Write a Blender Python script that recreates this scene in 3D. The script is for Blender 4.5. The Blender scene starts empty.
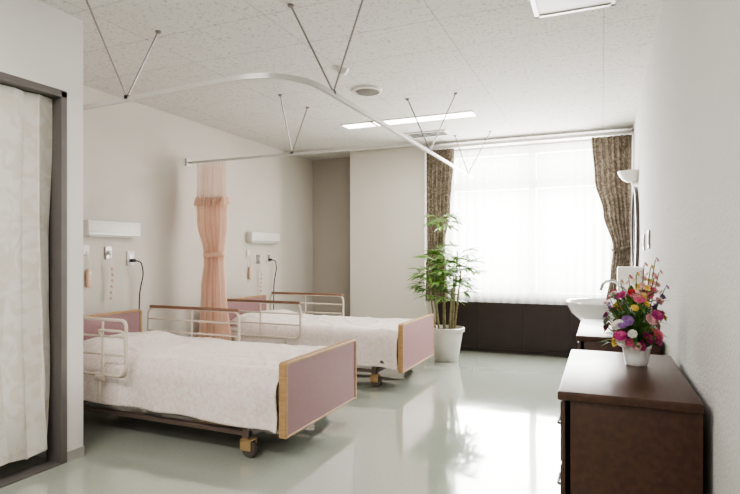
import bpy, bmesh, math, random
from mathutils import Vector, Matrix, noise
random.seed(7)
C = bpy.context.scene.collection
pi = math.pi

# ------------------------------------------------------------------ materials
def new_mat(name):
    m = bpy.data.materials.new(name); m.use_nodes = True
    nt = m.node_tree; b = nt.nodes['Principled BSDF']
    return m, nt, b

def pmat(name, col, rough=0.5, metal=0.0, var=0.0, vscale=8.0, bump=0.0, bscale=200.0, col2=None,
         stretch=None, spec=None, trans=0.0, coat=0.0, sheen=0.0, detail=3.0):
    m, nt, b = new_mat(name)
    b.inputs['Base Color'].default_value = (*col, 1)
    b.inputs['Roughness'].default_value = rough
    b.inputs['Metallic'].default_value = metal
    if spec is not None: b.inputs['Specular IOR Level'].default_value = spec
    if coat: b.inputs['Coat Weight'].default_value = coat; b.inputs['Coat Roughness'].default_value = 0.08
    if sheen: b.inputs['Sheen Weight'].default_value = sheen
    tc = nt.nodes.new('ShaderNodeTexCoord')
    src = tc.outputs['Object']
    if stretch:
        mp = nt.nodes.new('ShaderNodeMapping'); mp.inputs['Scale'].default_value = stretch
        nt.links.new(src, mp.inputs['Vector']); src = mp.outputs['Vector']
    n = nt.nodes.new('ShaderNodeTexNoise'); n.inputs['Scale'].default_value = vscale
    n.inputs['Detail'].default_value = detail
    nt.links.new(src, n.inputs['Vector'])
    r = nt.nodes.new('ShaderNodeValToRGB')
    c2 = col2 if col2 else tuple(max(0, c * (1 - var)) for c in col)
    r.color_ramp.elements[0].position = 0.35; r.color_ramp.elements[1].position = 0.65
    r.color_ramp.elements[0].color = (*c2, 1); r.color_ramp.elements[1].color = (*col, 1)
    nt.links.new(n.outputs['Fac'], r.inputs['Fac']); nt.links.new(r.outputs['Color'], b.inputs['Base Color'])
    if bump:
        n2 = nt.nodes.new('ShaderNodeTexNoise'); n2.inputs['Scale'].default_value = bscale
        nt.links.new(src, n2.inputs['Vector'])
        bp = nt.nodes.new('ShaderNodeBump'); bp.inputs['Strength'].default_value = bump
        bp.inputs['Distance'].default_value = 0.01
        nt.links.new(n2.outputs['Fac'], bp.inputs['Height']); nt.links.new(bp.outputs['Normal'], b.inputs['Normal'])
    return m

def emat(name, col, s):
    m, nt, b = new_mat(name)
    b.inputs['Base Color'].default_value = (*col, 1)
    b.inputs['Emission Color'].default_value = (*col, 1)
    b.inputs['Emission Strength'].default_value = s
    return m

M = {}
M['wall_l'] = pmat('wall_paper_warm', (0.64, 0.60, 0.545), 0.9, var=0.02, vscale=3, bump=0.2, bscale=160, spec=.2)
M['wall_p'] = pmat('wall_paper_pillar', (0.70, 0.665, 0.61), 0.9, var=0.02, vscale=3, bump=0.2, bscale=160, spec=.2)
M['wall_a'] = pmat('wall_paper_alcove_shade', (0.44, 0.405, 0.36), 0.9, var=0.02, vscale=3, bump=0.2, bscale=160, spec=.2)  # alcove shade put into the colour: a darker tone of wallpaper
M['wall_r'] = pmat('wall_paper_white', (0.59, 0.58, 0.56), 0.9, var=0.02, vscale=3, bump=0.6, bscale=75, spec=.25)
M['wall_c'] = pmat('wall_closet_paint', (0.74, 0.72, 0.69), 0.9, var=0.02, vscale=3, bump=0.15, bscale=200, spec=.2)
M['closet_in'] = pmat('closet_inner_shade', (0.10, 0.09, 0.085), 0.9, var=0.05)  # near-black colour paints in the unlit closet interior
M['base'] = pmat('baseboard_vinyl', (0.40, 0.39, 0.37), 0.5, var=0.05)
M['metal_dark'] = pmat('grey_steel_frame', (0.15, 0.138, 0.13), 0.5, metal=0.1, var=0.08)
M['rail'] = pmat('cream_enamel', (0.62, 0.60, 0.575), 0.35, metal=0.3, var=0.03)
M['bedsteel'] = pmat('cream_bed_steel', (0.66, 0.58, 0.50), 0.3, var=0.04)
M['rod'] = pmat('grey_rod', (0.30, 0.27, 0.26), 0.35, metal=0.5, var=0.05)
M['oak'] = pmat('light_oak', (0.48, 0.30, 0.15), 0.45, col2=(0.40, 0.24, 0.11), vscale=6, stretch=(2, 2, 14))
M['oakh'] = pmat('walnut_rail_wood', (0.25, 0.14, 0.09), 0.35, col2=(0.19, 0.10, 0.065), vscale=6, stretch=(2, 12, 12))
M['mauve'] = pmat('mauve_laminate', (0.345, 0.195, 0.205), 0.5, var=0.05, vscale=30)
M['frame'] = pmat('brown_bed_steel', (0.15, 0.11, 0.095), 0.4, metal=0.3, var=0.08)
M['brass'] = pmat('brass_caster', (0.50, 0.34, 0.18), 0.35, metal=0.6, var=0.1)
M['rubber'] = pmat('dark_rubber', (0.10, 0.08, 0.07), 0.6, var=0.1)
M['matt'] = pmat('mattress_ticking', (0.75, 0.71, 0.68), 0.9, var=0.05, bump=0.2)
M['pillow'] = pmat('pillow_cotton', (0.84, 0.79, 0.76), 0.9, var=0.03, vscale=20, bump=0.2, bscale=20)
M['darkwood'] = pmat('dark_walnut', (0.066, 0.027, 0.014), 0.34, col2=(0.046, 0.018, 0.010), vscale=4, stretch=(14, 1.5, 14), detail=3)
M['paneldark'] = pmat('dark_radiator_panel', (0.022, 0.011, 0.009), 0.45, var=0.2, vscale=8)
M['white'] = pmat('white_plastic', (0.76, 0.74, 0.70), 0.4, var=0.02)
M['porc'] = pmat('white_porcelain', (0.85, 0.85, 0.84), 0.12, var=0.01, coat=0.5)
M['chrome'] = pmat('chrome', (0.55, 0.55, 0.55), 0.15, metal=1.0, var=0.02)
M['platem'] = pmat('brushed_plate', (0.36, 0.34, 0.32), 0.35, metal=0.6, var=0.05)
M['black'] = pmat('black_plastic', (0.015, 0.014, 0.014), 0.4, var=0.1)
M['peachp'] = pmat('peach_plastic', (0.80, 0.55, 0.42), 0.4, var=0.05)
M['potm'] = pmat('pot_glaze', (0.60, 0.595, 0.55), 0.35, var=0.04)
M['soil'] = pmat('soil', (0.06, 0.04, 0.03), 0.95, var=0.4, vscale=40, bump=0.6, bscale=60)
M['leaf'] = pmat('palm_leaf', (0.16, 0.31, 0.055), 0.42, col2=(0.075, 0.18, 0.03), vscale=10)
M['leaf2'] = pmat('bouquet_leaf', (0.12, 0.26, 0.06), 0.45, col2=(0.05, 0.13, 0.03), vscale=20)
M['cane'] = pmat('palm_cane', (0.22, 0.19, 0.09), 0.6, var=0.4, vscale=30)
M['ventd'] = pmat('vent_dark', (0.03, 0.03, 0.03), 0.5, var=0.1)
M['speak'] = pmat('speaker_mesh', (0.20, 0.18, 0.16), 0.6, var=0.3, vscale=120)
M['mirror'] = pmat('mirror_glass', (0.6, 0.6, 0.6), 0.03, metal=1.0, var=0.01)
M['mirframe'] = pmat('mirror_frame', (0.06, 0.045, 0.04), 0.4, var=0.1)
M['alu'] = pmat('white_aluminium', (0.40, 0.40, 0.40), 0.4, metal=0.2, var=0.03)
M['tube_on'] = emat('lamp_diffuser', (1.0, 0.98, 0.94), 5.0)
M['sconce'] = pmat('frosted_glass', (0.88, 0.85, 0.80), 0.35, var=0.02)

# ceiling: mineral-fibre tiles
def ceiling_mat():
    m, nt, b = new_mat('ceiling_tiles'); b.inputs['Roughness'].default_value = 0.95
    tc = nt.nodes.new('ShaderNodeTexCoord')
    v = nt.nodes.new('ShaderNodeTexNoise'); v.inputs['Scale'].default_value = 52; v.inputs['Detail'].default_value = 4
    v.inputs['Roughness'].default_value = 0.7
    nt.links.new(tc.outputs['Object'], v.inputs['Vector'])
    r = nt.nodes.new('ShaderNodeValToRGB')
    r.color_ramp.elements[0].position = 0.34; r.color_ramp.elements[0].color = (0.40, 0.38, 0.355, 1)
    r.color_ramp.elements[1].position = 0.45; r.color_ramp.elements[1].color = (0.69, 0.665, 0.63, 1)
    nt.links.new(v.outputs['Fac'], r.inputs['Fac'])
    br = nt.nodes.new('ShaderNodeTexBrick'); br.inputs['Scale'].default_value = 1.0; br.offset = 0.0
    br.inputs['Brick Width'].default_value = 0.91; br.inputs['Row Height'].default_value = 0.455
    br.inputs['Mortar Size'].default_value = 0.0035; br.inputs['Mortar Smooth'].default_value = 0.3
    br.inputs['Color1'].default_value = (1, 1, 1, 1); br.inputs['Color2'].default_value = (0.975, 0.975, 0.975, 1)
    br.inputs['Mortar'].default_value = (0.68, 0.675, 0.67, 1)
    nt.links.new(tc.outputs['Object'], br.inputs['Vector'])
    mx = nt.nodes.new('ShaderNodeMix'); mx.data_type = 'RGBA'; mx.blend_type = 'MULTIPLY'; mx.inputs[0].default_value = 1
    nt.links.new(r.outputs['Color'], mx.inputs[6]); nt.links.new(br.outputs['Color'], mx.inputs[7])
    nt.links.new(mx.outputs[2], b.inputs['Base Color'])
    bp = nt.nodes.new('ShaderNodeBump'); bp.inputs['Strength'].default_value = 0.3; bp.inputs['Distance'].default_value = 0.004
    nt.links.new(v.outputs['Fac'], bp.inputs['Height']); nt.links.new(bp.outputs['Normal'], b.inputs['Normal'])
    return m
M['ceil'] = ceiling_mat()

def floor_mat():
    m, nt, b = new_mat('polished_vinyl'); b.inputs['Roughness'].default_value = 0.11
    b.inputs['Coat Weight'].default_value = 1.0; b.inputs['Coat Roughness'].default_value = 0.045
    tc = nt.nodes.new('ShaderNodeTexCoord')
    n = nt.nodes.new('ShaderNodeTexNoise'); n.inputs['Scale'].default_value = 60; n.inputs['Detail'].default_value = 4
    nt.links.new(tc.outputs['Object'], n.inputs['Vector'])
    r = nt.nodes.new('ShaderNodeValToRGB')
    r.color_ramp.elements[0].position = 0.3; r.color_ramp.elements[0].color = (0.385, 0.42, 0.37, 1)
    r.color_ramp.elements[1].position = 0.7; r.color_ramp.elements[1].color = (0.42, 0.455, 0.40, 1)
    nt.links.new(n.outputs['Fac'], r.inputs['Fac']); nt.links.new(r.outputs['Color'], b.inputs['Base Color'])
    n2 = nt.nodes.new('ShaderNodeTexNoise'); n2.inputs['Scale'].default_value = 3.5; n2.inputs['Detail'].default_value = 1
    nt.links.new(tc.outputs['Object'], n2.inputs['Vector'])
    bp = nt.nodes.new('ShaderNodeBump'); bp.inputs['Strength'].default_value = 0.25; bp.inputs['Distance'].default_value = 0.006
    nt.links.new(n2.outputs['Fac'], bp.inputs['Height'])
    nt.links.new(bp.outputs['Normal'], b.inputs['Normal']); nt.links.new(bp.outputs['Normal'], b.inputs['Coat Normal'])
    return m
M['floor'] = floor_mat()

def cloth_pattern(name, c1, c2, scale, lo, hi, transl=0.0, transp=0.0, bump=0.15, c3=None, tcol=None):
    m = bpy.data.materials.new(name); m.use_nodes = True; nt = m.node_tree
    nt.nodes.clear(); out = nt.nodes.new('ShaderNodeOutputMaterial')
    tc = nt.nodes.new('ShaderNodeTexCoord')
    n = nt.nodes.new('ShaderNodeTexNoise'); n.inputs['Scale'].default_value = scale; n.inputs['Detail'].default_value = 3
    n.inputs['Distortion'].default_value = 1.5
    nt.links.new(tc.outputs['Object'], n.inputs['Vector'])
    r = nt.nodes.new('ShaderNodeValToRGB'); e = r.color_ramp.elements
    e[0].position = lo; e[0].color = (*c1, 1); e[1].position = hi; e[1].color = (*c2, 1)
    if c3: x = e.new(min(0.95, hi + 0.1)); x.color = (*c3, 1)
    nt.links.new(n.outputs['Fac'], r.inputs['Fac'])
    d = nt.nodes.new('ShaderNodeBsdfDiffuse'); nt.links.new(r.outputs['Color'], d.inputs['Color'])
    w = nt.nodes.new('ShaderNodeTexNoise'); w.inputs['Scale'].default_value = 14
    nt.links.new(tc.outputs['Object'], w.inputs['Vector'])
    bp = nt.nodes.new('ShaderNodeBump'); bp.inputs['Strength'].default_value = bump; bp.inputs['Distance'].default_value = 0.02
    nt.links.new(w.outputs['Fac'], bp.inputs['Height']); nt.links.new(bp.outputs['Normal'], d.inputs['Normal'])
    cur = d.outputs[0]
    if transl:
        t = nt.nodes.new('ShaderNodeBsdfTranslucent')
        if tcol: t.inputs['Color'].default_value = (*tcol, 1)
        else: nt.links.new(r.outputs['Color'], t.inputs['Color'])
        mx = nt.nodes.new('ShaderNodeMixShader'); mx.inputs[0].default_value = transl
        nt.links.new(cur, mx.inputs[1]); nt.links.new(t.outputs[0], mx.inputs[2]); cur = mx.outputs[0]
    if transp:
        t = nt.nodes.new('ShaderNodeBsdfTransparent')
        mx = nt.nodes.new('ShaderNodeMixShader'); mx.inputs[0].default_value = transp
        nt.links.new(cur, mx.inputs[1]); nt.links.new(t.outputs[0], mx.inputs[2]); cur = mx.outputs[0]
    nt.links.new(cur, out.inputs['Surface'])
    return m
M['duvet'] = cloth_pattern('duvet_cotton', (0.81, 0.68, 0.64), (0.86, 0.80, 0.77), 34, 0.42, 0.54, bump=0.25)
M['closetcurt'] = cloth_pattern('closet_curtain_cloth', (0.72, 0.67, 0.60), (0.78, 0.755, 0.705), 7, 0.44, 0.53, transl=0.1)
M['pink'] = cloth_pattern('peach_curtain_cloth', (0.93, 0.67, 0.54), (0.95, 0.74, 0.61), 8, 0.3, 0.7, transl=0.35)
M['pinknet'] = cloth_pattern('peach_net_cloth', (0.94, 0.78, 0.69), (0.96, 0.83, 0.76), 8, 0.3, 0.7, transl=0.35, transp=0.45)
M['brown'] = cloth_pattern('brown_print_cloth', (0.125, 0.102, 0.078), (0.215, 0.18, 0.14), 24, 0.42, 0.56, transl=0.15, c3=(0.30, 0.255, 0.20))
M['sheer'] = cloth_pattern('white_sheer_cloth', (0.92, 0.92, 0.92), (0.95, 0.95, 0.95), 8, 0.3, 0.7, transl=0.78, transp=0.44, tcol=(.46, .46, .455))

def glass_mat():
    m = bpy.data.materials.new('window_glass'); m.use_nodes = True; nt = m.node_tree; nt.nodes.clear()
    out = nt.nodes.new('ShaderNodeOutputMaterial'); t = nt.nodes.new('ShaderNodeBsdfTransparent'); g = nt.nodes.new('ShaderNodeBsdfGlossy')
    g.inputs['Roughness'].default_value = 0.02
    mx = nt.nodes.new('ShaderNodeMixShader'); mx.inputs[0].default_value = 0.05
    nt.links.new(t.outputs[0], mx.inputs[1]); nt.links.new(g.outputs[0], mx.inputs[2]); nt.links.new(mx.outputs[0], out.inputs['Surface'])
    return m
M['glass'] = glass_mat()

# ------------------------------------------------------------------ mesh builder
class MB:
    def __init__(s): s.v = []; s.f = []; s.mi = []
    def add(s, v, f, mi=0):
        o = len(s.v); s.v += [tuple(p) for p in v]; s.f += [tuple(i + o for i in q) for q in f]; s.mi += [mi] * len(f); return s
    def box(s, x0, x1, y0, y1, z0, z1, mi=0, bev=0.0, seg=2):
        bm = bmesh.new()
        vs = [bm.verts.new(p) for p in [(x0,y0,z0),(x1,y0,z0),(x1,y1,z0),(x0,y1,z0),(x0,y0,z1),(x1,y0,z1),(x1,y1,z1),(x0,y1,z1)]]
        for q in [(3,2,1,0),(4,5,6,7),(0,1,5,4),(1,2,6,5),(2,3,7,6),(3,0,4,7)]: bm.faces.new([vs[i] for i in q])
        if bev: bmesh.ops.bevel(bm, geom=list(bm.edges), offset=bev, segments=seg, affect='EDGES', profile=0.5)
        bm.verts.index_update()
        s.add([v.co[:] for v in bm.verts], [[v.index for v in f.verts] for f in bm.faces], mi); bm.free(); return s
    def tube(s, pts, r, n=10, cyc=False, mi=0, cap=True, rf=None, sq=(1, 1)):
        P = [Vector(p) for p in pts]; N = len(P)
        T = []
        for i in range(N):
            if cyc: t = P[(i+1) % N] - P[i-1]
            else: t = P[min(i+1, N-1)] - P[max(i-1, 0)]
            T.append(t.normalized())
        up = Vector((0, 0, 1)) if abs(T[0].z) < 0.9 else Vector((1, 0, 0))
        a = T[0].cross(up).normalized(); V = []
        for i in range(N):
            a = (a - T[i] * a.dot(T[i])).normalized(); b = T[i].cross(a)
            rr = r if rf is None else r * rf(i / (N - 1))
            for k in range(n):
                th = 2 * pi * k / n + (pi/4 if n == 4 else 0)
                V.append(P[i] + a * math.cos(th) * rr * sq[0] + b * math.sin(th) * rr * sq[1])
        F = []
        for i in range(N if cyc else N - 1):
            j = (i + 1) % N
            for k in range(n):
                F.append((i*n+k, i*n+(k+1) % n, j*n+(k+1) % n, j*n+k))
        if not cyc and cap:
            F.append(tuple(range(n-1, -1, -1))); F.append(tuple((N-1)*n+k for k in range(n)))
        return s.add(V, F, mi)
    def lathe(s, prof, c=(0, 0, 0), n=32, sx=1, sy=1, mi=0, axis='z', a0=0, a1=2*pi):
        V = []; F = []; full = abs(a1 - a0 - 2*pi) < 1e-4; nn = n if full else n + 1
        for (r, z) in prof:
            for k in range(nn):
                th = a0 + (a1 - a0) * k / n
                if axis == 'z': p = (c[0] + r*sx*math.cos(th), c[1] + r*sy*math.sin(th), c[2] + z)
                elif axis == 'x': p = (c[0] + z, c[1] + r*sx*math.cos(th), c[2] + r*sy*math.sin(th))
                else: p = (c[0] + r*sx*math.cos(th), c[1] + z, c[2] + r*sy*math.sin(th))
                V.append(p)
        for i in range(len(prof)-1):
            for k in range(n if full else n):
                k2 = (k+1) % nn
                F.append((i*nn+k, i*nn+k2, (i+1)*nn+k2, (i+1)*nn+k))
        return s.add(V, F, mi)
    def obj(s, name, mats, parent=None, loc=(0, 0, 0), smooth=False, rot=(0, 0, 0)):
        me = bpy.data.meshes.new(name); me.from_pydata(s.v, [], s.f)
        if not isinstance(mats, (list, tuple)): mats = [mats]
        for m in mats: me.materials.append(m)
        for p, mi in zip(me.polygons, s.mi): p.material_index = mi
        bm = bmesh.new(); bm.from_mesh(me); bmesh.ops.recalc_face_normals(bm, faces=bm.faces); bm.to_mesh(me); bm.free()
        if smooth:
            for p in me.polygons: p.use_smooth = True
            try: me.set_sharp_from_angle(angle=math.radians(38))
            except Exception: pass
        o = bpy.data.objects.new(name, me); C.objects.link(o); o.location = loc; o.rotation_euler = rot
        if parent: o.parent = parent
        return o

def boxo(name, b, mat, parent=None, bev=0.0, smooth=False):
    c = ((b[0]+b[1])/2, (b[2]+b[3])/2, (b[4]+b[5])/2)
    return MB().box(b[0]-c[0], b[1]-c[0], b[2]-c[1], b[3]-c[1], b[4]-c[2], b[5]-c[2], bev=bev).obj(name, mat, parent, c, smooth)

def empty(name, loc, rot=(0, 0, 0)):
    e = bpy.data.objects.new(name, None); e.empty_display_size = 0.1; C.objects.link(e); e.location = loc; e.rotation_euler = rot
    return e
def tag(o, label, cat, kind=None, group=None):
    o['label'] = label; o['category'] = cat
    if kind: o['kind'] = kind
    if group: o['group'] = group
    return o
def S(o, label, cat): return tag(o, label, cat, kind='structure')

def rpath(pts, r, cyc=False, n=5):
    P = [Vector(p) for p in pts]; N = len(P); out = []
    for i in range(N):
        if not cyc and i in (0, N-1): out.append(P[i]); continue
        a = P[i-1]; b = P[i]; c = P[(i+1) % N]
        u = (a-b); v = (c-b); rr = min(r, u.length*0.49, v.length*0.49)
        p0 = b + u.normalized()*rr; p1 = b + v.normalized()*rr
        for k in range(n+1):
            t = k/n; out.append(p0*(1-t)**2 + b*2*t*(1-t) + p1*t*t)
    return out

# ------------------------------------------------------------------ room
XL, XR, YW, YB, H = -3.93, 0.31, 6.75, -1.8, 2.6
S(boxo('floor', (XL-.1, XR+.1, YB-.1, 7.2, -.1, 0), M['floor']), 'glossy pale green-grey polished vinyl floor', 'floor')
S(boxo('ceiling', (XL-.1, XR+.1, YB-.1, 7.2, H, H+.1), M['ceil']), 'white pitted mineral-fibre tile ceiling', 'ceiling')
S(boxo('wall_left', (XL-.1, XL, YB, 7.1, 0, H), M['wall_l']), 'warm grey wallpapered wall behind the bed heads', 'wall')
S(boxo('wall_right', (XR, XR+.1, YB, 7.0, 0, H), M['wall_r']), 'white textured wallpapered side wall', 'wall')
S(boxo('wall_back', (XL, XR, YB-.1, YB, 0, H), M['wall_r']), 'plain white wall at the entrance end', 'wall')
S(boxo('wall_alcove', (XL, -3.1, 7.0, 7.1, 0, H), M['wall_a']), 'corner alcove wall, its shade painted in as darker grey-brown', 'wall')
S(boxo('wall_pillar', (-3.14, -2.08, 6.62, 7.1, 0, H), M['wall_p'], bev=.006), 'cream wallpapered square wall pillar', 'wall')
WX0, WX1, WZ0, WZ1 = -1.78, 0.14, 0.70, 2.48
w = MB()
w.box(-2.08, WX0, YW, YW+.15, 0, H); w.box(WX1, XR, YW, YW+.15, 0, H)
w.box(WX0, WX1, YW, YW+.15, 0, WZ0); w.box(WX0, WX1, YW, YW+.15, WZ1, H)
S(w.obj('wall_window', M['wall_p']), 'cream end wall around the large window', 'wall')
# radiator cover panel
w = MB(); w.box(-1.95, XR-.005, YW-.035, YW-.002, 0.0, .69)
w.box(-1.96, XR-.005, YW-.055, YW-.002, .69, .715, bev=.004)
for x in (-1.95, -1.42, -.88, -.34, .2): w.box(x-.012, x+.012, YW-.048, YW-.035, .03, .69)
w.box(-1.95, XR-.005, YW-.05, YW-.035, 0, .05)
S(w.obj('trim_1', M['paneldark']), 'dark brown panelling below the window', 'wall panelling')
# window
wo = MB()
f = .045; yy0, yy1 = YW+.05, YW+.10
wo.box(WX0, WX0+f, yy0, yy1, WZ0, WZ1); wo.box(WX1-f, WX1, yy0, yy1, WZ0, WZ1)
wo.box(WX0, WX1, yy0, yy1, WZ0, WZ0+f); wo.box(WX0, WX1, yy0, yy1, WZ1-f, WZ1)
wo.box(WX0, WX1, yy0-.01, yy1, 2.01, 2.11); wo.box(-.81, -.735, yy0-.01, yy1, WZ0, WZ1)
win = S(wo.obj('window_1', M['alu']), 'large aluminium-framed window with transom and bright overcast daylight', 'window')
boxo('glass', (WX0+.02, WX1-.02, YW+.07, YW+.075, WZ0+.02, WZ1-.02), M['glass'], win)
# closet
S(boxo('wall_closet_end', (XL, -2.85, 2.18, 2.29, 0, H), M['wall_c']), 'white corner wall of the closet by the first bed', 'wall')
w = MB(); w.box(-2.97, -2.85, .6, 2.18, 2.14, H); w.box(-2.97, -2.85, YB, .6, 0, H)
S(w.obj('wall_closet', M['wall_c']), 'white closet wall above the curtained opening', 'wall')
S(boxo('wall_closet_inner', (XL+.001, XL+.02, YB, 2.18, 0, H-.001), M['closet_in']), 'inner wall of the closet, its shade painted in as a dark colour', 'wall')
w = MB(); w.box(-2.97, -2.842, 2.142, 2.179, 0, 2.14, bev=.003); w.box(-2.97, -2.842, .6, 2.179, 2.105, 2.145, bev=.003)
w.box(-2.97, -2.842, .6, 2.142, 0, .008)
S(w.obj('door_1', M['metal_dark']), 'dark grey steel frame of the closet opening', 'door frame')
S(boxo('baseboard_closet', (-2.85, -2.84, 2.18, 2.29, 0, .06), M['base']), 'thin grey vinyl baseboard', 'baseboard')
S(boxo('baseboard_right', (XR-.01, XR, YB, YW-.06, 0, .06), M['base']), 'thin grey vinyl baseboard', 'baseboard')
S(boxo('baseboard_left', (XL, XL+.01, 2.29, 7.0, 0, .06), M['base']), 'thin grey vinyl baseboard', 'baseboard')

# ------------------------------------------------------------------ drapes
def lerp_prof(prof, t):
    for a, b in zip(prof[:-1], prof[1:]):
        if t <= b[0]:
            k = (t - a[0]) / max(1e-6, b[0] - a[0]); k = k*k*(3-2*k)
            return [a[i] + (b[i]-a[i])*k for i in range(1, len(a))]
    return list(prof[-1][1:])
def drape(name, mat, c, z0, z1, prof, pleats, parent=None, axis='x', rows=50, n=None, seed=0, jit=.3, overlap=.5, hem=.012):
    """prof: (t from top, half width, centre offset, fold amplitude)"""
    n = n or pleats * 14
    V = []; F = []
    for i in range(rows+1):
        t = i/rows; hw, off, amp = lerp_prof(prof, t); z = z1 + (z0-z1)*t
        for k in range(n+1):
            s = -1 + 2*k/n
            ph = pi*pleats*s + jit*2.0*noise.noise(Vector((s*3+seed, t*1.2, 1.7))) + .5*math.sin(s*5+seed)
            aa = amp*(.75+.5*noise.noise(Vector((s*4+seed*2, 5.1, t*.8))))
            a = off + hw*s + overlap*aa*math.sin(2*ph)
            b = aa*math.sin(ph)
            zz = z + (hem*math.sin(ph*1.0) if i == rows else 0)
            V.append((a, b, zz) if axis == 'x' else (b, a, zz))
    for i in range(rows):
        for k in range(n):
            p = i*(n+1)+k; F.append((p, p+1, p+n+2, p+n+1))
    o = MB().add(V, F).obj(name, mat, parent, (c[0], c[1], 0), smooth=True)
    for p in o.data.polygons: p.use_smooth = True
    return o

o = drape('closet_curtain', M['closetcurt'], (-2.905, 1.44), .085, 2.098,
          [(0, .685, 0, .020), (.5, .675, 0, .028), (1, .67, -.01, .042)], 7, axis='y', seed=3, jit=1.5, overlap=1.0, hem=.02)
tag(o, 'off-white floral curtain hanging in closet opening', 'curtain')
o = drape('sheer_curtain', M['sheer'], ((WX0+WX1)/2-.02, 6.635), .62, 2.50,
          [(0, 1.0, 0, .006), (1, 1.0, 0, .015)], 20, axis='x', seed=9, overlap=.3, hem=0, jit=.9)
tag(o, 'white translucent sheer curtain across the window', 'curtain')
lc = empty('window_curtain', (-1.86, 6.54, 0))
drape('curtain_fabric', M['brown'], (0, 0), .62, 2.515,
      [(0, .17, 0, .032), (.4, .15, -.02, .03), (.62, .11, -.05, .028), (1, .14, -.04, .03)], 6, lc, seed=4)
tag(lc, 'brown patterned curtain gathered beside the pillar', 'curtain', group='brown window curtains')
rc = empty('window_curtain', (.10, 6.54, 0))
drape('curtain_fabric', M['brown'], (0, 0), .63, 2.515,
      [(0, .205, 0, .032), (.25, .185, .012, .03), (.45, .14, .055, .03), (.66, .09, .105, .026), (.8, .10, .09, .026), (1, .125, .06, .03)], 7, rc, seed=11)
w = MB(); w.tube([(.10+.095*math.cos(a), .045*math.sin(a), 1.27 + .02*math.cos(a)) for a in [2*pi*i/24 for i in range(24)]], .016, 8, cyc=True, sq=(.4, 1.3))
w.obj('tie_back', M['brown'], rc, smooth=True)
tag(rc, 'brown patterned curtain tied back beside the side wall', 'curtain', group='brown window curtains')
w = MB(); w.box(-2.07, XR-.01, 6.52, 6.66, 2.525, 2.55, bev=.004); w.box(-2.07, XR-.01, 6.495, 6.51, 2.52, 2.55, bev=.003)
w.box(-2.03, -1.99, 6.58, 6.75, 2.527, 2.545); w.box(.2, .24, 6.58, 6.75, 2.527, 2.545)
tag(w.obj('curtain_track', M['rail'], smooth=True), 'thin pale curtain track above the window', 'curtain track')

# ------------------------------------------------------------------ privacy rails
RZ = 2.15
def hanger(parent, bot, tops):
    for t in tops:
        w = MB(); w.tube([(bot[0], bot[1], RZ+.012), (t[0], t[1], H-.004)], .0056, 8)
        w.lathe([(0, 0), (.018, 0), (.018, -.010), (.010, -.016), (0, -.016)], (t[0], t[1], H-.0005), 14)
        w.box(bot[0]-.012, bot[0]+.012, bot[1]-.012, bot[1]+.012, RZ+.0, RZ+.024)
        w.obj('hanger_rod', M['rod'], parent, smooth=True)
r1 = empty('curtain_rail', (0, 0, 0))
pts = rpath([(XL+.002, 2.53, RZ), (-1.46, 2.36, RZ), (-1.46, 6.60, RZ)], .40, n=18)
MB().tube(pts, .017, 4, sq=(.9, 1.15)).obj('rail', M['rail'], r1, smooth=True)
w = MB(); w.box(XL+.001, XL+.02, 2.49, 2.57, RZ-.04, RZ+.04, bev=.004); w.obj('wall_bracket', M['rail'], r1)
hanger(r1, (-2.66, 2.44), [(-2.52, 2.02), (-2.55, 2.58)])
hanger(r1, (-1.46, 2.85), [(-1.60, 2.60), (-1.14, 2.60)])
hanger(r1, (-1.46, 4.80), [(-1.60, 4.58), (-1.16, 4.58)])
hanger(r1, (-1.46, 6.35), [(-1.58, 6.2), (-1.16, 6.15)])
tag(r1, 'cream L-shaped privacy curtain rail hung from the ceiling', 'curtain rail', group='privacy curtain rails')
r2 = empty('curtain_rail', (0, 0, 0))
MB().tube([(XL+.002, 4.38, RZ), (-1.478, 4.38, RZ)], .016, 4).obj('rail', M['rail'], r2)
MB().box(XL+.001, XL+.02, 4.34, 4.42, RZ-.04, RZ+.04, bev=.004).obj('wall_bracket', M['rail'], r2)
hanger(r2, (-2.68, 4.38), [(-2.58, 4.02), (-2.56, 4.46)])
tag(r2, 'straight cream privacy curtain rail between the beds', 'curtain rail', group='privacy curtain rails')

pc = empty('privacy_curtain', (-3.60, 4.36, 0))
drape('net_header', M['pinknet'], (0, 0), 1.76, 2.125, [(0, .17, 0, .03), (.5, .17, 0, .035), (1, .175, 0, .04)], 9, pc, seed=2, rows=14)
drape('ruffle', M['pink'], (0, 0), 1.705, 1.785, [(0, .18, 0, .045), (1, .195, 0, .058)], 11, pc, seed=6, rows=8, hem=.008)
drape('curtain_fabric', M['pink'], (0, 0), .27, 1.76,
      [(0, .175, 0, .045), (.15, .165, .01, .05), (.36, .105, .03, .045), (.42, .10, .03, .045), (.6, .13, .02, .05), (1, .18, .03, .06)], 5, pc, seed=6, jit=1.0, n=110)
w = MB(); w.tube([(.03+.12*math.cos(a), .06*math.sin(a), 1.20+.015*math.cos(a)) for a in [2*pi*i/24 for i in range(24)]], .018, 8, cyc=True, sq=(.4, 1.4))
w.obj('tie_band', M['pink'], pc, smooth=True)
tag(pc, 'peach privacy curtain with net header, tied and bunched at wall', 'curtain')

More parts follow.
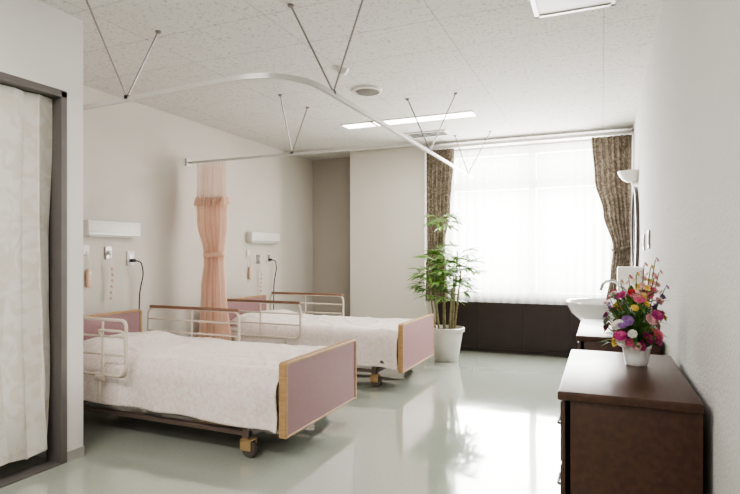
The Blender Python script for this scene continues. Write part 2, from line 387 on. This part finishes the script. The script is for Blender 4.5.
# ------------------------------------------------------------------ bed
def rrect(hw, z0, z1, rt, rb, n=7):
    P = []
    for (cy, cz, r, a0) in [(hw-rt, z1-rt, rt, 0), (-hw+rt, z1-rt, rt, pi/2), (-hw+rb, z0+rb, rb, pi), (hw-rb, z0+rb, rb, 1.5*pi)]:
        for k in range(n+1):
            a = a0 + pi/2*k/n; P.append((cy + r*math.cos(a), cz + r*math.sin(a)))
    return P
def ring(mb, outer, inner, x0, x1):
    n = len(outer); V = [(x0, *p) for p in outer]+[(x0, *p) for p in inner]+[(x1, *p) for p in outer]+[(x1, *p) for p in inner]; F = []
    for i in range(n):
        j = (i+1) % n
        F += [(i, j, n+j, n+i), (2*n+i, 2*n+j, 3*n+j, 3*n+i), (i, j, 2*n+j, 2*n+i), (n+i, n+j, 3*n+j, 3*n+i)]
    mb.add(V, F)
def plate(mb, outer, x0, x1):
    n = len(outer); V = [(x0, *p) for p in outer]+[(x1, *p) for p in outer]
    mb.add(V, [tuple(range(n)), tuple(range(2*n-1, n-1, -1))]+[(i, (i+1) % n, n+(i+1) % n, n+i) for i in range(n)])

def board(name, parent, x, z0, z1, hw):
    w = MB(); out = rrect(hw, z0, z1, .020, .010); inn = rrect(hw-.026, z0+.014, z1-.018, .010, .005)
    ring(w, out, inn, x-.024, x+.024)
    b = w.obj(name, M['oak'], parent, smooth=True)
    md = b.modifiers.new('b', 'BEVEL'); md.width = .004; md.segments = 2; md.limit_method = 'ANGLE'; md.angle_limit = .9
    w = MB(); plate(w, rrect(hw-.024, z0+.012, z1-.016, .010, .005), x-.012, x+.019); w.obj('panel', M['mauve'], b)
    return b

def bed_rail(parent, y, x0, x1, wood=True):
    w = MB(); zt = .735
    w.tube(rpath([(x0, y, .40), (x0, y, zt), (x1, y, zt), (x1, y, .40)], .07, cyc=True), .0115, 10, cyc=True)
    w.tube([(x0, y, .53), (x1, y, .53)], .008, 8); w.tube([(x0, y, .635), (x1, y, .635)], .008, 8)
    for x in (x0+.16, x1-.16): w.tube([(x, y, .24), (x, y, .40)], .012, 8)
    for x in ((x0+x1)/2,): w.tube([(x, y, .40), (x, y, zt)], .008, 8)
    r = w.obj('bed_rail', M['bedsteel'], parent, smooth=True)
    if wood:
        MB().box(x0+.02, x1-.0, y-.015, y+.015, zt-.004, zt+.022, bev=.008).obj('rail_cap', M['oakh'], r, smooth=True)
    return r

def swing_rail(parent, y):
    w = MB(); x0, x1 = -.98, -.10
    w.tube(rpath([(x0, y, .41), (x0, y, .775), (x1, y, .775), (x1, y, .41)], .045, cyc=True), .0105, 10, cyc=True)
    w.tube([(x0, y, .665), (x1, y, .665)], .007, 8); w.tube([(x0, y, .545), (x1, y, .545)], .007, 8)
    w.tube([(-.31, y, .41), (-.31, y, .775)], .008, 8); w.tube([(-.62, y, .41), (-.62, y, .775)], .008, 8)
    w.tube(rpath([(-.31, y-.012, .665), (-.31, y-.035, .71), (-.07, y-.035, .71), (-.07, y-.035, .44), (-.16, y-.012, .41)], .05), .009, 10)
    for x in (-.82, -.34): w.tube([(x, y, .23), (x, y, .41)], .012, 8)
    w.box(-.37, -.29, y-.02, y+.015, .37, .41, bev=.01)
    return w.obj('bed_rail', M['bedsteel'], parent, smooth=True)

def make_bed(loc, swing, label):
    b = empty('hospital_bed', loc)
    board('headboard', b, -1.045, .17, .72, .485)
    board('footboard', b, 1.045, .15, .585, .485)
    w = MB()
    for y in (-.45, .45):
        w.box(-1.02, 1.02, y-.018, y+.018, .215, .275, bev=.004)
        w.box(-.80, .80, y-.012, y+.012, .125, .155, bev=.003)
        for x in (-.78, .78): w.box(x-.02, x+.02, y-.02, y+.02, .11, .22)
    for x in (-1.0, -.5, 0, .5, 1.0): w.box(x-.02, x+.02, -.45, .45, .225, .265)
    for x in (-.78, .78): w.box(x-.02, x+.02, -.45, .45, .12, .16)
    w.box(-.98, .98, -.43, .43, .268, .282)
    w.obj('bed_frame', M['frame'], b)
    for x in (-.78, .78):
        for y in (-.45, .45):
            w = MB(); w.lathe([(.0, .0), (.016, 0), (.016, -.02), (0, -.02)], (x, y, .125), 12)
            w.box(x-.03, x+.045, y-.034, y-.026, .045, .11, bev=.003); w.box(x-.03, x+.045, y+.026, y+.034, .045, .11, bev=.003)
            w.box(x-.03, x+.045, y-.034, y+.034, .10, .112, bev=.003)
            c = w.obj('caster', M['brass'], b, smooth=True)
            w = MB(); w.lathe([(0, -.02), (.03, -.022), (.044, -.02), (.05, -.012), (.05, .012), (.044, .02), (.03, .022), (0, .02)], (x+.02, y, .05), 24, axis='y')
            w.obj('wheel', M['rubber'], c, smooth=True)
    w = MB(); w.box(-1.0, 1.0, -.435, .435, .285, .44, bev=.04, seg=3); w.obj('mattress', M['matt'], b, smooth=True)
    if swing: swing_rail(b, -.535)
    else: bed_rail(b, -.535, -.86, .05)
    bed_rail(b, .535, -1.0, -.02)
    tag(b, label, 'bed', group='hospital beds')
    # pillow
    n = 26; V = []; F = []
    for sgn in (1, -1):
        for i in range(n+1):
            for k in range(n+1):
                u = -1+2*i/n; v = -1+2*k/n
                hgt = ((1-abs(u)**3.0)*(1-abs(v)**3.2))**.45
                V.append((u*.20*(1-.06*v*v), v*.33*(1-.06*u*u), .075+sgn*.065*hgt + .008*noise.noise(Vector((u*3, v*3, loc[1])))*hgt))
        off = 0 if sgn == 1 else (n+1)**2
        for i in range(n):
            for k in range(n):
                p = off+i*(n+1)+k; F.append((p, p+1, p+n+2, p+n+1))
    p = MB().add(V, F).obj('pillow', M['pillow'], None, (loc[0]-.74, loc[1], .443-.010), smooth=True)
    tag(p, 'white cotton pillow at the head of a hospital bed', 'pillow', group='bed pillows')
    # duvet
    nu, nv = 170, 130; V = []; F = []
    prof = []
    a, r, zt, zh = .482, .10, .52, .20
    L1 = zt-r-zh; L2 = pi/2*r; L3 = 2*(a-r); L = 2*L1+2*L2+L3
    for k in range(nv+1):
        s = L*k/nv
        if s < L1: q = (-a, zh+s, -1, 0)
        elif s < L1+L2: an = (s-L1)/r; q = (-a+r-r*math.cos(an), zt-r+r*math.sin(an), -math.cos(an), math.sin(an))
        elif s < L1+L2+L3: q = (-a+r+(s-L1-L2), zt, 0, 1)
        elif s < L1+2*L2+L3: an = (s-L1-L2-L3)/r; q = (a-r+r*math.sin(an), zt-r+r*math.cos(an), math.sin(an), math.cos(an))
        else: q = (a, zt-r-(s-L1-2*L2-L3), 1, 0)
        prof.append(q)
    x0, x1 = -.70, 1.01
    for i in range(nu+1):
        u = i/nu; x = x0+(x1-x0)*u
        for (y, z, ny, nz) in prof:
            side = max(0, min(1, (zt-.06-z)/(zt-.06-zh)))
            d = .012*noise.noise(Vector((x*2.2+loc[1], y*2.6, 0)))+.003*noise.noise(Vector((x*7, y*7+loc[1], z*3)))
            q1 = noise.noise(Vector((x*2.3+y*1.8, y*1.1-x*.6+loc[1]*3, .5)))
            q2 = noise.noise(Vector((x*3.5-y*2.0, y*2.1+x*.8+loc[1]*2, 7.5)))
            d += .007*math.exp(-(q1/.05)**2) + .005*math.exp(-(q2/.05)**2)
            fx = max(0, (x-.55)/.45); ed = min(1, abs(y)/.4)
            d += .011*fx*ed*math.sin(abs(y)*38+z*22+2*noise.noise(Vector((x*3, y, loc[1]))))
            d += side*(.014*math.sin(x*13+4*noise.noise(Vector((x*2, loc[1], 0)))+(3 if y > 0 else 0))+.012)
            hump = .06*math.exp(-((x+.66)/.16)**2)*(1 if abs(y) < .28 else math.exp(-((abs(y)-.28)/.1)**2))*nz
            zz = z+d*nz+hump - (.035*nz*((u-.93)/.07)**2 if u > .93 else 0)
            zz += side*(.03*noise.noise(Vector((x*2.5, loc[1], 4)))-.02*fx)
            V.append((x + (.02*noise.noise(Vector((y*4, 3, loc[1]))) if i == 0 else 0), y+d*ny, max(zz, .165)))
    for i in range(nu):
        for k in range(nv):
            p = i*(nv+1)+k; F.append((p, p+1, p+nv+2, p+nv+1))
    d = MB().add(V, F).obj('duvet', M['duvet'], None, (loc[0], loc[1], 0), smooth=True)
    for pl in d.data.polygons: pl.use_smooth = True
    md = d.modifiers.new('s', 'SOLIDIFY'); md.thickness = .010; md.offset = -1
    tag(d, 'white duvet with faint pink pattern spread over a hospital bed', 'duvet', group='bed duvets')

make_bed((-2.72, 3.115, 0), True, 'hospital bed with mauve oak-framed boards and cream swing rail')
make_bed((-2.69, 5.00, 0), False, 'hospital bed with mauve oak-framed boards beside the pillar')

# ------------------------------------------------------------------ dressers
def dresser(loc, label):
    e = empty('dresser', loc)
    hx, hy, ht = .205, .435, .75
    w = MB(); w.box(-hx+.012, hx, -hy+.015, hy-.015, .06, ht-.028, bev=.004); w.box(-hx+.03, hx-.01, -hy+.03, hy-.03, 0, .06)
    for y in (-hy+.015, hy-.045): w.box(-hx+.006, -hx+.035, y, y+.03, 0, ht-.03, bev=.003)
    w.obj('body', M['darkwood'], e, smooth=True)
    MB().box(-hx-.008, hx+.002, -hy, hy, ht-.03, ht, bev=.006, seg=3).obj('top', M['darkwood'], e, smooth=True)
    zs = [(.07, .275), (.285, .49), (.50, .705)]
    for (a, b) in zs:
        d = MB().box(-hx-.002, -hx+.016, -hy+.05, hy-.05, a, b, bev=.005).obj('drawer', M['darkwood'], e, smooth=True)
        for y in (-.24, .24):
            w = MB(); z = (a+b)/2
            w.tube(rpath([(-hx-.000, y-.05, z), (-hx-.016, y-.05, z), (-hx-.016, y+.05, z), (-hx-.000, y+.05, z)], .010), .005, 8)
            w.obj('handle', M['mirframe'], d, smooth=True)
    tag(e, label, 'dresser', group='dark wooden dressers')
dresser((.077, 2.32, 0), 'dark brown wooden dresser with flower pot on top')
dresser((.080, 3.66, 0), 'dark brown wooden dresser standing beside the washbasin')

# ------------------------------------------------------------------ flower arrangement
fl = empty('flower_arrangement', (.130, 2.47, .75))
w = MB(); w.lathe([(0, .0), (.038, 0), (.042, .004), (.047, .03), (.053, .068), (.056, .072), (.056, .08), (.051, .08), (.048, .065), (0, .06)], n=32)
w.obj('pot', M['porc'], fl, smooth=True)
fcols = [('pink_petal', (0.80, 0.17, 0.30)), ('magenta_petal', (0.56, 0.06, 0.26)), ('yellow_petal', (0.88, 0.64, 0.14)),
         ('violet_petal', (0.40, 0.20, 0.52)), ('pale_pink_petal', (0.90, 0.50, 0.53)), ('red_petal', (0.62, 0.04, 0.06)), ('white_petal', (0.86, 0.82, 0.76))]
fm = [pmat(n, c, 0.6, var=0.25, vscale=60) for n, c in fcols]
fcent = pmat('flower_centre', (0.75, 0.5, 0.08), 0.8, var=0.3, vscale=200)
def flower_geo(c, d, R, layers=3, n=8):
    w = MB(); d = Vector(d).normalized(); q = d.to_track_quat('Z', 'Y')
    for L in range(layers):
        RR = R*(1-.22*L); tilt = .25+.42*L
        for k in range(n):
            a = 2*pi*(k+.5*L)/n; V = []; F = []
            for i in range(5):
                t = i/4; wd = RR*.46*(math.sin(pi*min(.88, .10+.78*t)))**.8
                r = RR*t*math.cos(tilt*(1-.3*t)); z = RR*t*math.sin(tilt)*(1-.35*t)+.003*L
                for s in (-1, 0, 1):
                    p = Vector((r, s*wd, z+abs(s)*wd*.25)); p = Matrix.Rotation(a, 3, 'Z') @ p
                    V.append(Vector(c)+q @ p)
            for i in range(4):
                for s in range(2): F.append((i*3+s, i*3+s+1, i*3+s+4, i*3+s+3))
            w.add(V, F, 0)
    w.lathe([(0.0, .012*R/.03), (.005*R/.03, .009*R/.03), (.006*R/.03, 0.002)], (0, 0, 0), 8, mi=1)
    nv = 24
    for i in range(len(w.v)-nv, len(w.v)): w.v[i] = tuple(Vector(c)+q @ Vector(w.v[i]))
    return w
stems = MB(); leaves = MB()
rf_ = random.Random(21)
order = [0, 4, 1, 6, 0, 2, 4, 5, 3, 0, 4, 3, 2, 4, 6, 1]
for i in range(78):
    th = i*2.39996; h = -.02+.28*rf_.random()
    rad = (.100*math.sqrt(max(.10, 1-((h-.10)/.22)**2))) * (.55+.55*math.sqrt(rf_.random()))
    p = Vector((rad*math.cos(th)-.012, rad*1.05*math.sin(th), .095+h*.82))
    d = Vector((math.cos(th)*1.0+rf_.uniform(-.4, .4), math.sin(th)+rf_.uniform(-.4, .4), .4+h*3))
    R = rf_.uniform(.014, .025)*(1.1 if h < .15 else .95)
    col = fm[order[rf_.randrange(16)]]
    flower_geo(p, d, R).obj('flower', [col, fcent], fl, smooth=True)
    stems.tube([(0, 0, .06), tuple(p*.5+Vector((0, 0, .03))), tuple(p)], .0016, 5)
for (tx, ty, tz, ci) in [(.03, .03, .41, 4), (.05, -.02, .40, 2), (.085, .03, .38, 4), (-.06, -.02, .34, 6), (.0, .02, .37, 2), (.06, -.05, .36, 0), (-.03, -.04, .36, 0), (.105, .0, .32, 3), (.07, .01, .43, 4)]:
    tip = Vector((tx, ty, tz)); bs = Vector((tx*.3, ty*.3, .12))
    stems.tube([tuple(bs), tuple(bs.lerp(tip, .5)), tuple(tip)], .002, 5)
    for k in range(6):
        t = .5+.5*k/5; p = bs.lerp(tip, t); a = k*2.4
        flower_geo(p+Vector((math.cos(a), math.sin(a), 0))*.007, (math.cos(a), math.sin(a), .6), .018*(1.25-t*.6), 1, 5).obj('flower', [fm[ci], fcent], fl, smooth=True)
def leaf_strip(w, base, d, L, wd, droop, n=6, side=None):
    d = Vector(d).normalized(); side = side or d.cross(Vector((0, 0, 1)))
    side = side.normalized() if side.length > .01 else Vector((1, 0, 0)); V = []; F = []
    up = side.cross(d)
    for i in range(n+1):
        t = i/n; p = Vector(base)+d*L*t+Vector((0, 0, -droop*L*t*t)); ww = wd*(math.sin(pi*(.08+.92*t))**.6 if t < 1 else 0.02)
        V += [p-side*ww+up*ww*.3, p, p+side*ww+up*ww*.3]
    for i in range(n):
        for s in range(2): F.append((i*3+s, i*3+s+1, i*3+s+4, i*3+s+3))
    w.add(V, F)
for i in range(110):
    a = i*2.4; el = random.uniform(.0, 1.8)
    leaf_strip(leaves, (0.03*math.cos(a)-.01, .03*math.sin(a), .07+random.uniform(0, .20)), (math.cos(a), math.sin(a), el), random.uniform(.08, .13), random.uniform(.006, .011), random.uniform(.1, .4))
leaves.obj('foliage', M['leaf2'], fl, smooth=True); stems.obj('stem', M['leaf2'], fl, smooth=True)
tag(fl, 'pink, red, yellow and violet flowers in a small white pot', 'flower arrangement')

# ------------------------------------------------------------------ palm
pl = empty('potted_palm', (-1.63, 6.0, 0))
w = MB(); w.lathe([(0, 0), (.125, 0), (.135, .01), (.165, .20), (.185, .33), (.205, .335), (.208, .375), (.19, .38), (.182, .36), (.17, .335), (0, .335)], n=40)
w.obj('pot', M['potm'], pl, smooth=True)
w = MB(); w.lathe([(0, .35), (.08, .348), (.174, .342), (.174, .33)], n=28); w.obj('soil', M['soil'], pl, smooth=True)
canes = MB(); fo = MB()
def fan(base, d, L, n=7, spread=1.2):
    d = Vector(d).normalized(); side = d.cross(Vector((0, 0, 1))).normalized()
    up = side.cross(d)
    for k in range(n):
        a = -spread+2*spread*k/(n-1)+random.uniform(-.06, .06)
        dd = d*math.cos(a)+side*math.sin(a)+up*.12
        leaf_strip(fo, base, dd, L*(1-.18*abs(a)/spread)*random.uniform(.9, 1.08), .018, random.uniform(.2, .6), 6, side=up.cross(dd))
rs = random.Random(5)
for (cx, cy, h, nl) in [(-.03, .0, 1.62, 9), (.06, .03, 1.24, 9), (.0, -.06, 1.16, 8), (-.10, .05, 1.08, 8), (.10, -.04, 1.04, 8), (-.06, -.09, .92, 7), (.03, .09, 1.2, 7), (.06, -.10, .84, 6), (-.12, -.02, 1.12, 6)]:
    lean = Vector((cx*.9, cy*.9, 0)) if h < 1.5 else Vector((-.01, 0, 0))
    P = [Vector((cx, cy, .33))+lean*t+Vector((0, 0, (h-.33)*t)) for t in [0, .25, .5, .75, 1]]
    canes.tube(P, .010, 8, rf=lambda t: 1.25-.5*t)
    for k in range(nl):
        a = k*2.4+cx*30; t = .66+.34*k/nl; b = P[0].lerp(P[-1], t)
        el = .15+.85*(k/nl)+rs.uniform(-.1, .15)
        if h > 1.5: b = P[0].lerp(P[-1], .92+.08*k/nl); el = .1+.6*k/nl
        L = rs.uniform(.08, .17) if h < 1.5 else rs.uniform(.06, .11)
        dd = Vector((math.cos(a), math.sin(a), el)).normalized()
        e = b+dd*L
        canes.tube([b, b.lerp(e, .5)+Vector((0, 0, .01)), e], .0035, 6)
        fan(e, Vector((dd.x, dd.y, dd.z*.5)), rs.uniform(.19, .26) if h < 1.5 else rs.uniform(.17, .22))
canes.obj('cane', M['cane'], pl, smooth=True); fo.obj('foliage', M['leaf'], pl, smooth=True)
tag(pl, 'leafy green lady palm in a pale round pot', 'potted plant')

# ------------------------------------------------------------------ washbasin
sk = empty('washbasin', (.01, 4.66, -.01))
w = MB()
w.lathe([(.0, .66), (.08, .663), (.17, .69), (.235, .75), (.262, .81), (.270, .838), (.262, .847), (.245, .842), (.23, .81), (.19, .73), (.09, .70), (.0, .695)], n=48, sx=1.03, sy=1.15)
w.box(.12, .2998, -.28, .28, .79, .855, bev=.015, seg=3)
w.obj('basin', M['porc'], sk, smooth=True)
w = MB(); w.tube(rpath([(.0, 0, .67), (0, 0, .45), (.2998, 0, .45)], .06), .018, 12); w.obj('drain_pipe', M['chrome'], sk, smooth=True)
w = MB(); w.lathe([(0, .855), (.03, .855), (.028, .87), (.02, .875), (.02, .94), (.014, .95), (0, .95)], (.15, 0, 0), 18)
w.tube(rpath([(.15, 0, .92), (.09, 0, 1.01), (.0, 0, 1.0), (-.02, 0, .93)], .04), .012, 12)
w.tube([(.15, 0, .945), (.12, -.05, 1.0)], .008, 8)
w.obj('faucet', M['chrome'], sk, smooth=True)
tag(sk, 'white porcelain wall-mounted washbasin with chrome faucet', 'washbasin')
w = MB(); w.box(.12, XR-.0002, 5.00, 5.16, .88, 1.10, bev=.012, seg=3)
td = tag(w.obj('towel_dispenser', M['white'], smooth=True), 'white paper towel dispenser on the wall by the washbasin', 'towel dispenser')
MB().box(.14, .16, 5.03, 5.13, .875, .885).obj('dispenser_slot', M['black'], td)
w = MB(); w.lathe([(0, 0), (.025, 0), (.03, .01), (.03, .09), (.022, .105), (.01, .11), (.01, .13), (0, .13)], n=20)
sb = w.obj('soap_bottle', pmat('amber_soap', (.75, .55, .25), .3, var=.05), None, (.235, 4.50, .846), smooth=True)
MB().tube([(0, 0, .13), (0, 0, .15), (-.03, 0, .15)], .005, 8).obj('pump', M['white'], sb)
tag(sb, 'amber pump soap bottle standing on the washbasin ledge', 'soap bottle')
# mirror
mr = MB(); mr.lathe([(1.0, 0), (1.0, -.028), (.93, -.034), (.90, -.03), (.90, 0)], (0, 0, 0), 48, sx=.42, sy=.44, axis='x')
mo = mr.obj('wall_mirror', M['mirframe'], None, (XR-.001, 5.82, 1.42), smooth=True)
m2 = MB(); m2.lathe([(0.0, -.02), (.91, -.02)], (0, 0, 0), 48, sx=.42, sy=.44, axis='x'); m2.obj('mirror_glass', M['mirror'], mo)
tag(mo, 'oval wall mirror in a dark frame', 'mirror')
# sconce
sc = empty('wall_sconce', (XR, 5.62, 1.88))
w = MB(); w.lathe([(.0, 0), (.04, .006), (.072, .028), (.10, .07), (.112, .105), (.107, .105), (.096, .07), (.068, .034), (0, .012)], (-.065, 0, 0), 30, sx=1, sy=1)
w.obj('lamp_shade', M['sconce'], sc, smooth=True)
MB().box(-.06, -.001, -.03, .03, -.02, .09, bev=.008).obj('base', M['white'], sc)
tag(sc, 'white frosted bowl wall lamp above the mirror', 'wall lamp')
# switches on right wall
for (y, z) in [(4.75, 1.30), (4.28, 1.31)]:
    sw = MB().box(XR-.012, XR-.0005, y-.045, y+.045, z-.065, z+.065, bev=.003).obj('light_switch', M['platem'])
    MB().box(XR-.016, XR-.011, y-.022, y+.022, z-.038, z+.038, bev=.002).obj('rocker', M['white'], sw)
    tag(sw, 'switch plate with white rocker on the textured wall', 'light switch', group='wall switches')

# ------------------------------------------------------------------ wall services
def lamp_box(y0, y1, z0, z1):
    e = empty('bed_lamp', (XL, (y0+y1)/2, z0)); h = (y1-y0)/2; zz = z1-z0
    w = MB(); w.box(.0002, .09, -h, h, .0, zz, bev=.012, seg=3); w.obj('housing', M['white'], e, smooth=True)
    MB().box(.02, .075, -h+.03, h-.03, -.004, .004).obj('diffuser', M['sconce'], e)
    MB().box(.088, .093, -h+.01, h-.01, .015, .022).obj('trim_strip', M['platem'], e)
    tag(e, 'cream box reading lamp on the wall above a bed head', 'reading lamp', group='bed-head lamps')
lamp_box(3.13, 3.68, 1.36, 1.49); lamp_box(5.37, 5.98, 1.35, 1.48)
def outlet(y, z, s=1):
    o = MB().box(XL+.0005, XL+.01, y-.04, y+.04, z-.065, z+.065, bev=.003).obj('wall_outlet', M['white'])
    MB().box(XL+.009, XL+.014, y-.024, y+.024, z-.045, z+.045, bev=.002).obj('socket', M['platem'], o)
    MB().box(XL+.013, XL+.05, y-.014, y+.02, z-.035, z-.005, bev=.005).obj('plug', M['black'], o)
    w = MB(); w.tube(rpath([(XL+.045, y, z-.02), (XL+.08, y+.05, z-.03), (XL+.07, y+.09, z-.14), (XL+.05, y+.06, z-.30), (XL+.05, y+.05, z-.72)], .12), .006, 8)
    w.obj('cord', M['black'], o, smooth=True)
    tag(o, 'wall outlet with black plug and drooping cord', 'wall outlet', group='wall outlets')
outlet(3.64, 1.17); outlet(5.84, 1.16)
def gasplate(y, z):
    o = MB().box(XL+.0005, XL+.012, y-.035, y+.035, z-.055, z+.055, bev=.003).obj('call_socket', M['platem'])
    w = MB(); w.lathe([(0, .02), (.012, .02), (.018, .01), (.018, 0)], (XL+.011, y, z), 16, axis='x'); w.obj('jack', M['white'], o, smooth=True)
    w = MB(); w.tube(rpath([(XL+.03, y, z), (XL+.05, y-.02, z-.12), (XL+.05, y+.02, z-.30), (XL+.04, y, z-.42)], .1), .004, 6); w.obj('cord', M['white'], o, smooth=True)
    w = MB()
    for k in range(6): w.lathe([(0, -.014), (.011, -.009), (.014, 0), (.011, .009), (0, .014)], (XL+.05, y+.008*math.sin(k), z-.14-k*.05), 10)
    w.obj('bead', M['peachp'], o, smooth=True)
    tag(o, 'metal call socket plate with hanging beaded pull cord', 'call socket', group='call sockets')
gasplate(3.40, 1.22); gasplate(5.62, 1.15)
def pendant(y, z):
    o = MB().box(XL+.0005, XL+.02, y-.03, y+.03, z, z+.08, bev=.005).obj('nurse_call', M['white'])
    w = MB(); w.tube(rpath([(XL+.02, y, z+.03), (XL+.05, y, z-.02), (XL+.03, y+.02, z-.16)], .03), .004, 6); w.obj('cord', M['white'], o, smooth=True)
    w = MB(); w.box(XL+.012, XL+.04, y, y+.04, z-.27, z-.12, bev=.01, seg=3); h = w.obj('handset', M['peachp'], o, smooth=True)
    w = MB(); w.lathe([(0, .006), (.01, .005), (.012, 0)], (XL+.039, y+.02, z-.15), 14, axis='x'); w.obj('button', M['white'], h)
    tag(o, 'peach nurse call handset hanging from its wall holder', 'nurse call handset', group='nurse call handsets')
pendant(3.17, 1.20); pendant(5.40, 1.18)

# ------------------------------------------------------------------ ceiling fittings
def ceil_light(x0, x1, y0, y1, label, energy, split=None):
    e = empty('ceiling_light', ((x0+x1)/2, (y0+y1)/2, H)); hx = (x1-x0)/2; hy = (y1-y0)/2
    w = MB(); t = .012
    w.box(-hx, hx, -hy, -hy+t, -.008, -.0005); w.box(-hx, hx, hy-t, hy, -.008, -.0005)
    w.box(-hx, -hx+t, -hy, hy, -.008, -.0005); w.box(hx-t, hx, -hy, hy, -.008, -.0005)
    s = -hx+.36 if split else None
    if split: w.box(s-.015, s+.015, -hy, hy, -.012, -.0005)
    w.obj('housing', M['white'], e)
    MB().box(-hx+t, hx-t, -hy+t, hy-t, -.008, -.001).obj('diffuser', M['tube_on'], e)
    tag(e, label, 'ceiling light', group='recessed ceiling lights')
    L = bpy.data.lights.new('ceiling_lamp', 'AREA'); L.shape = 'RECTANGLE'; L.size = 2*hx-.1; L.size_y = 2*hy-.06; L.energy = energy; L.color = (1, .95, .885)
    lo = bpy.data.objects.new('ceiling_lamp', L); C.objects.link(lo); lo.location = (0, 0, -.03); lo.parent = e
ceil_light(-2.58, -1.15, 5.20, 5.40, 'recessed fluorescent ceiling light, glowing, near the window', 17, split=True)
ceil_light(-2.55, -1.15, .55, .81, 'unseen recessed ceiling light added as fill near the entrance', 29)  # out of view, added to brighten the room
ceil_light(-2.0, -.6, -1.2, -.94, 'unseen recessed ceiling light added as fill near the entrance', 17)  # second added fill light, unseen behind the camera
w = MB(); w.box(-2.08, -1.60, 5.86, 6.10, H-.014, H-.0005, bev=.003)
cv = tag(w.obj('ceiling_vent', M['white']), 'rectangular ceiling air vent with dark slots', 'ceiling vent')
w = MB()
for k in range(3): w.box(-2.05, -1.63, 5.89+k*.068, 5.93+k*.068, H-.017, H-.012)
w.obj('grille', M['ventd'], cv)
w = MB(); w.lathe([(0, -.016), (.085, -.016), (.10, -.012), (.108, -.0005)], (0, 0, 0), 32)
cs = w.obj('ceiling_speaker', M['speak'], None, (-1.83, 4.2, H), smooth=True); tag(cs, 'round brown-grey ceiling speaker grille', 'ceiling speaker')
w = MB(); w.lathe([(.105, -.02), (.125, -.014), (.13, -.0005), (.105, -.0005), (.105, -.02)], (0, 0, 0), 32); w.obj('rim', M['white'], cs, smooth=True)
w = MB(); w.lathe([(0, -.045), (.025, -.042), (.035, -.03), (.042, -.012), (.05, -.0005)], (0, 0, 0), 24)
tag(w.obj('smoke_detector', M['white'], None, (-1.80, 3.66, H), smooth=True), 'small round white smoke detector on the ceiling', 'smoke detector')
w = MB()
for (a, b, c, d) in [(-.36, .07, 2.84, 2.865), (-.36, .07, 3.275, 3.30), (-.36, -.335, 2.84, 3.30), (.045, .07, 2.84, 3.30)]: w.box(a, b, c, d, H-.012, H-.0005)
ch = tag(w.obj('ceiling_hatch', M['platem']), 'square ceiling access hatch with grey metal frame', 'ceiling hatch')
MB().box(-.335, .045, 2.865, 3.275, H-.006, H-.001).obj('hatch_panel', M['white'], ch)

# ------------------------------------------------------------------ lights
L = bpy.data.lights.new('window_daylight', 'AREA'); L.shape = 'RECTANGLE'; L.size = 2.1; L.size_y = 2.0; L.energy = 440; L.color = (1, .985, .955)
lo = bpy.data.objects.new('window_daylight', L); C.objects.link(lo); lo.location = (-.82, 7.15, 1.6); lo.rotation_euler = (-pi/2, 0, 0)
wd = bpy.data.worlds.new('overcast_sky'); bpy.context.scene.world = wd; wd.use_nodes = True
wd.node_tree.nodes['Background'].inputs[0].default_value = (.95, .97, 1, 1); wd.node_tree.nodes['Background'].inputs[1].default_value = 1.5

# ------------------------------------------------------------------ camera
cam = bpy.data.cameras.new('camera'); co = bpy.data.objects.new('camera', cam); C.objects.link(co)
cam.sensor_width = 36; cam.lens = 540/740*36; cam.shift_y = 8/740; cam.clip_start = .02
co.location = (0, 0, 1.2); co.rotation_euler = (pi/2, 0, math.radians(23.25))
sc_ = bpy.context.scene; sc_.camera = co
sc_.view_settings.view_transform = 'AgX'; sc_.view_settings.look = 'AgX - Medium High Contrast'; sc_.view_settings.exposure = 0.55
